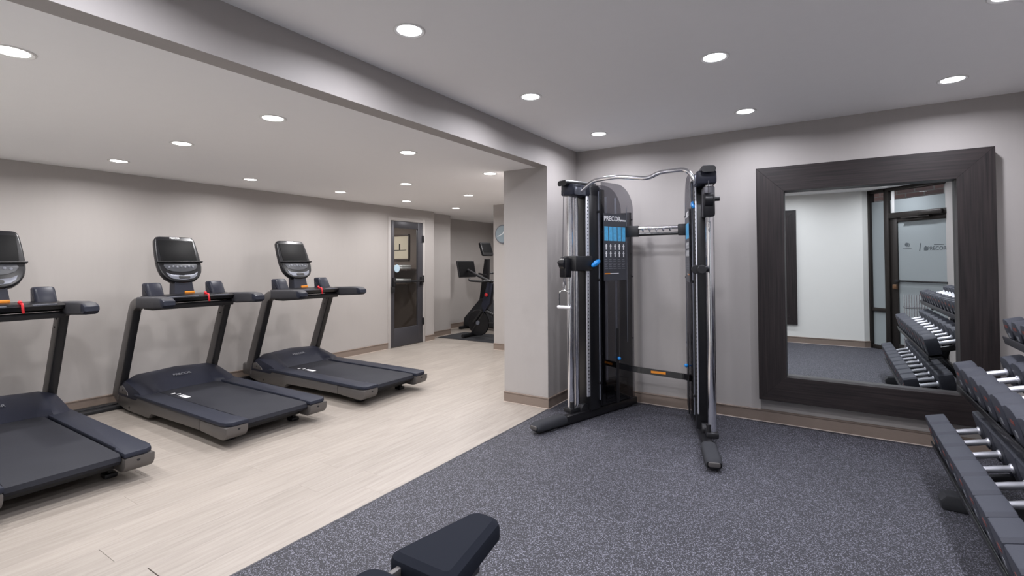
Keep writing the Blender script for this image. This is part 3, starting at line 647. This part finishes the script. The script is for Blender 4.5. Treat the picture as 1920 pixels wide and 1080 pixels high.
    b = B(); box(b, .385, .52, -.056, -.048, 1.93, 2.0, .01, M); obj('side_plate', b, 'silver', tc_, True)
    # sliding carriage
    zc = 1.345 if s < 0 else 1.80
    hh = .065 if s < 0 else .11
    b = B(); box(b, .385, .60 if s < 0 else .55, -.06 if s < 0 else .0, .095 if s < 0 else .08, zc - hh, zc + hh, .012, M); cg = obj('carriage', b, 'black' if s < 0 else 'gun', o, True)
    b = B(); cyl(b, P(.345, .0, zc), P(.345, .06, zc), .055, 20); box(b, .315, .39, -.01, .07, zc - .12, zc + .045, .012, M); obj('pulley_block', b, 'black_gloss', cg, True)
    b = B(); cyl(b, P(.345, .06, zc + .01), P(.345, .105, zc + .01), .018, 12); obj('side_knob', b, 'black', cg, True)
    b = B(); M2 = frameM(P(.62, -.075 if s < 0 else -.05, zc), d_ if False else (M.to_3x3() @ Vector((.9, 0, .42))).normalized(), (M.to_3x3() @ Vector((0, 1, 0))), (M.to_3x3() @ Vector((-.42, 0, .9))).normalized())
    sphere(b, (0, 0, 0), .062, .02, .024, M2); obj('lever', b, 'blue', cg, True)
    b = B(); cyl(b, P(.318, .03, zc + .04), P(.335, .03, 1.94), .003, 6); obj('pull_cable', b, 'gun', o, True)
    # snap hook
    zs = zc - .125
    b = B(); cyl(b, P(.335, .03, zs), P(.335, .03, zs - .03), .012, 10); tube(b, [P(.335 + .014 * math.cos(a), .03, zs - .065 + .034 * math.sin(a)) for a in [2 * math.pi * q / 16 for q in range(16)]], .0045, 8, closed=True); obj('snap_hook', b, 'chrome', o, True)
# accessory pegs on the right tower
M = TM[1]
for u_, w_ in ((.40, -.06), (.36, -.02)):
    b = B(); cyl(b, M @ Vector((u_ + .1, w_, 1.30)), M @ Vector((u_ - .02, w_, 1.30)), .022, 16); cyl(b, M @ Vector((u_ - .02, w_, 1.30)), M @ Vector((u_ - .03, w_, 1.30)), .032, 16); obj('accessory_peg', b, 'black', ft, True)
# pull-up bar
L0, R0 = TM[-1] @ Vector((.47, -.05, 1.965)), TM[1] @ Vector((.47, -.05, 1.965))
yb = L0.y
pts = [L0[:], (-1.665, yb, 2.046), (-1.465, yb, 2.056), (-1.20, yb, 2.016), (-1.115, yb, 2.056), (-.905, yb, 2.06), R0[:]]
b = B(); tube(b, smoothpath(pts, 5, .05), .0165, 14); pb = obj('pull_up_bar', b, 'chrome', ft, True)
# upper rail with hooks, lower brace
a0, a1 = TM[-1] @ Vector((1.06, -.09, 0)), TM[1] @ Vector((1.06, -.09, 0))
b = B(); cyl(b, (a0.x, a0.y, 1.66), (a1.x, a1.y, 1.66), .014, 12); obj('accessory_rail', b, 'chrome', ft, True)
b = B(); cyl(b, (a0.x, a0.y, 1.605), (a1.x, a1.y, 1.605), .014, 12); obj('accessory_rail', b, 'frame_black', ft, True)
b = B(); box(b, a0.x - .02, a0.x + .10, a0.y - .02, a0.y + .02, 1.585, 1.685, .008); obj('rail_end', b, 'black', ft, True)
b = B(); box(b, a1.x - .05, a1.x + .02, a1.y - .02, a1.y + .02, 1.585, 1.685, .008); obj('rail_end', b, 'black', ft, True)
for k in range(5):
    xx = a0.x + .15 + k * (a1.x - a0.x - .26) / 4
    b = B(); tube(b, smoothpath([(xx, a0.y, 1.655), (xx, a0.y - .03, 1.625), (xx, a0.y - .05, 1.635), (xx, a0.y - .055, 1.655)], 3, .015), .005, 8); obj('hook', b, 'chrome', ft, True)
q0, q1 = TM[-1] @ Vector((.80, .0, .45)), TM[1] @ Vector((.80, .0, .45))
pp = smoothpath([(q0.x, q0.y, .46), (-1.535, 4.43, .375), (-1.06, 4.43, .36), (q1.x, q1.y, .39)], 4, .05)
b = B(); tube(b, pp, .036, 4); br = obj('lower_brace', b, 'frame_black', ft, True, smooth=False)
b = B(); box(b, -1.36, -1.23, 4.399, 4.403, .365, .385); obj('warning_label', b, 'orange', br, True)
# printed placard on the inner face of each tower
for s in (-1, 1):
    M = TM[s]; yy = -.0755
    b = B(); box(b, .725, 1.045, yy - .0015, yy, 1.19, 1.79, 0, M); pc = obj('placard', b, 'placard', ft, True)
    for k in range(5):
        u0 = .735 + k * .061
        b = B(); box(b, u0, u0 + .05, yy - .003, yy - .0015, 1.545, 1.672, 0, M); obj('picture', b, 'blue_print', pc, True)
        for z0 in (1.465, 1.40):
            b = B(); box(b, u0 + .018, u0 + .030, yy - .003, yy - .0015, z0, z0 + .052, 0, M); box(b, u0 + .010, u0 + .038, yy - .003, yy - .0015, z0 + .03, z0 + .038, 0, M); obj('figure', b, 'print_white', pc, True)
        b = B()
        for q in range(6): box(b, u0, u0 + .034 + .012 * ((q * 7 + k * 3) % 3) / 2, yy - .003, yy - .0015, 1.375 - q * .016, 1.38 - q * .016, 0, M)
        obj('text_lines', b, 'print_grey', pc, True)
    b = B(); box(b, .735, .81, yy - .003, yy - .0015, 1.248, 1.258, 0, M); obj('print_bar', b, 'orange', pc, True)
    b = B(); box(b, .81, .93, yy - .003, yy - .0015, 1.250, 1.256, 0, M); box(b, .955, 1.04, yy - .003, yy - .0015, 1.727, 1.739, 0, M); obj('print_bar', b, 'print_white', pc, True)
    t = text_bm('PRECOR', .062, .0006, bold=.001)
    # readable from the inner side of the tower
    du = M.to_3x3() @ Vector((1, 0, 0)); xr = du if s < 0 else -du
    bmesh.ops.transform(t, matrix=frameM(M @ Vector((.845, yy - .003, 1.742)), xr, (0, 0, 1), xr.cross(Vector((0, 0, 1)))), verts=t.verts[:]); obj('lettering', t, 'print_white', pc, True, smooth=False)
# stirrup handle hanging from the left snap hook
h = TM[-1] @ Vector((.335, .03, 0)); zt = 1.345 - .125 - .10
o = thing('stirrup_handle', 'small chrome stirrup handle hanging from the left tower cable', 'handle', (h.x, h.y, zt - .16))
b = B(); tube(b, smoothpath([(h.x - .05, h.y, zt - .14), (h.x - .05, h.y, zt - .02), (h.x, h.y, zt + .005), (h.x + .05, h.y, zt - .02), (h.x + .05, h.y, zt - .14)], 4, .03), .005, 8); obj('loop', b, 'chrome', o, True)
b = B(); cyl(b, (h.x - .062, h.y, zt - .145), (h.x + .062, h.y, zt - .145), .015, 14); obj('grip', b, 'satin', o, True)

# ------------------------------------------------------------------ dumbbell rack
RY0, RY1 = 1.94, 4.14
rk = thing('dumbbell_rack', 'black three tier dumbbell rack along the right wall', 'rack', (.8, 3.04, 0))
TILT = R(15); ct, sn_ = math.cos(TILT), math.sin(TILT)
tiers = [((.676, .320), .094, .100, 'bottom'), ((.802, .684), .084, .090, 'middle'), ((1.01, .985), .066, .080, 'top')]
for (cx_, cz_), hr, hl, nm in tiers:
    for s in (-1, 1):
        b = B(); M = frameM((cx_, 0, cz_), (ct, 0, sn_), (0, 1, 0), (-sn_, 0, ct))
        a = s * (.067 + hl / 2)
        e = s * (hl / 2 + .008); box(b, min(a - .035, a + e), max(a + .035, a + e), RY0, RY1, -hr - .016, -hr - .005, .003, M); box(b, a + e - .004, a + e + .004, RY0, RY1, -hr - .03, -hr + .018, .002, M)
        r_ = obj('shelf_rail', b, 'frame_black' if nm != 'top' else 'gun', rk, True); r_['label'] = nm + ' tier shelf rail'
    for yy in (2.55, 3.60):
        b = B(); box(b, -.15, .22, yy - .02, yy + .02, -hr - .06, -hr - .014, .004, frameM((cx_, 0, cz_), (ct, 0, sn_), (0, 1, 0), (-sn_, 0, ct))); obj('shelf_arm', b, 'frame_black', rk, True)
for yy in (2.55, 3.60):
    b = B(); prism(b, [(.86, .06), (.94, .06), (1.163, .88), (1.083, .88)], 'Y', yy - .035, yy + .035, .006); obj('upright', b, 'frame_black', rk, True)
    b = B(); prism(b, [(.49, .012), (.485, .05), (.51, .082), (.62, .088), (1.22, .08), (1.25, .04), (1.25, .0), (.51, 0)], 'Y', yy - .048, yy + .048, .012); obj('foot', b, 'rubber_black', rk, True)
b = B(); box(b, .93, .98, 2.55, 3.60, .30, .36, .004); box(b, 1.02, 1.07, 2.55, 3.60, .62, .68, .004); obj('cross_brace', b, 'frame_black', rk, True)
def make_dumbbell(hr, hl, kind):
    o = thing('dumbbell', '', 'dumbbell', group='rubber dumbbells on the rack')
    if kind == 'bottom': poly = [(-.95, -.5), (-.6, -.98), (.6, -.98), (.95, -.5), (1.09, .45), (1.02, .86), (.86, 1.0), (-.86, 1.0), (-1.02, .86), (-1.09, .45)]
    elif kind == 'middle': poly = [(-.8, -.9), (-.5, -1), (.5, -1), (.8, -.9), (1.1, -.2), (1.2, .35), (1.1, .72), (.8, .93), (.4, 1.02), (-.4, 1.02), (-.8, .93), (-1.1, .72), (-1.2, .35), (-1.1, -.2)]
    else: poly = [(math.cos(R(a)) * (1 + .05 * math.cos(R(a * 6))), math.sin(R(a)) * (1 + .05 * math.cos(R(a * 6)))) for a in range(0, 360, 20)]
    for s in (-1, 1):
        x0, x1 = sorted((s * .066, s * (.066 + hl)))
        b = B(); prism(b, [(a * hr, c * hr) for a, c in poly], 'X', x0, x1, .008); hd = obj('head', b, 'rubber', o)
        b = B(); box(b, s * (.0665 + hl) - .0008, s * (.0665 + hl) + .0008, -.026, .026, .012, .030); obj('brand_mark', b, 'emblem_red', hd)
        b = B(); box(b, s * (.0665 + hl) - .0008, s * (.0665 + hl) + .0008, -.018, .018, -.045, -.018); obj('weight_number', b, 'print_grey', hd)
        b = B(); lathe(b, [(.020, 0), (.0235, .004), (.0225, .012), (.018, .014)], 14, frameM((s * .067, 0, 0), (0, 1, 0), (0, 0, 1), (-s, 0, 0)) if s > 0 else frameM((s * .067, 0, 0), (0, 0, 1), (0, 1, 0), (1, 0, 0))); obj('collar', b, 'satin', o)
    b = B(); lathe(b, [(.0155, -.068), (.0165, -.03), (.0175, 0), (.0165, .03), (.0155, .068)], 14, frameM((0, 0, 0), (0, 1, 0), (0, 0, 1), (1, 0, 0))); obj('handle', b, 'satin', o)
    return o
for (cx_, cz_), hr, hl, nm in tiers:
    pr = make_dumbbell(hr, hl, nm)
    num, pitch = (13, .160) if nm == 'top' else (10, .2135)
    for k in range(num):
        o = pr if k == 0 else copy_tree(pr)
        o.location = (cx_, 4.02 - k * pitch, cz_); o.rotation_euler = (0, -TILT, 0)
        o['label'] = f'dark rubber dumbbell on the {nm} rack tier, {ordn[k]} from the mirror wall'

# ------------------------------------------------------------------ weight bench at the bottom edge
o = thing('weight_bench', 'black padded adjustable weight bench cut off by the bottom edge', 'bench', (-1.09, .8, 0))
def pad(name, y0, y1, w0, w1, z, th, parent, rise=0.0):
    n_ = 12; secs = []
    def ring(sc, zz):
        out = []
        for (sx, yy, ww) in ((1, y0, w0), (1, y1, w1), (-1, y1, w1), (-1, y0, w0)):
            cx2, cy2 = sx * (ww / 2 - (.045 if yy == y0 else .065)), yy + (.045 if yy == y0 else -.065)
            a0 = {(1, y0): -90, (1, y1): 0, (-1, y1): 90, (-1, y0): 180}[(sx, yy)]
            for q in range(6):
                a = R(a0 + 90 * q / 5); rr = .045 if yy == y0 else .065
                out.append((-1.09 + cx2 + (rr - sc) * math.cos(a), cy2 + (rr - sc) * math.sin(a), zz + rise * (cy2 - y0)))
        return out
    b = B(); loft(b, [ring(.012, z - th), ring(.0, z - th + .012), ring(.0, z - .028), ring(.006, z - .014), ring(.028, z)]); return obj(name, b, 'leather', parent, True, ang=28)
pad('seat_pad', 1.135, 1.53, .265, .155, .425, .075, o)
pad('back_pad', .16, 1.085, .25, .27, .43, .075, o)
b = B(); box(b, -1.13, -1.05, .1, 1.42, .27, .33, .008); obj('spine', b, 'frame_black', o, True)
b = B(); box(b, -1.16, -1.02, 1.07, 1.30, .325, .352, .004); box(b, -1.17, -1.15, 1.06, 1.16, .33, .40, .004); box(b, -1.03, -1.01, 1.06, 1.16, .33, .40, .004); obj('hinge_bracket', b, 'tread_grey', o, True)
b = B(); box(b, -1.16, -1.02, .30, .90, .325, .356, .004); obj('pad_support', b, 'frame_black', o, True)
for yy, hw in ((.14, .26), (1.34, .16)):
    b = B(); box(b, -1.13, -1.05, yy - .04, yy + .04, .05, .28, .006); obj('leg', b, 'frame_black', o, True)
    b = B(); box(b, -1.09 - hw, -1.09 + hw, yy - .035, yy + .035, 0, .06, .01); obj('foot_bar', b, 'frame_black', o, True)
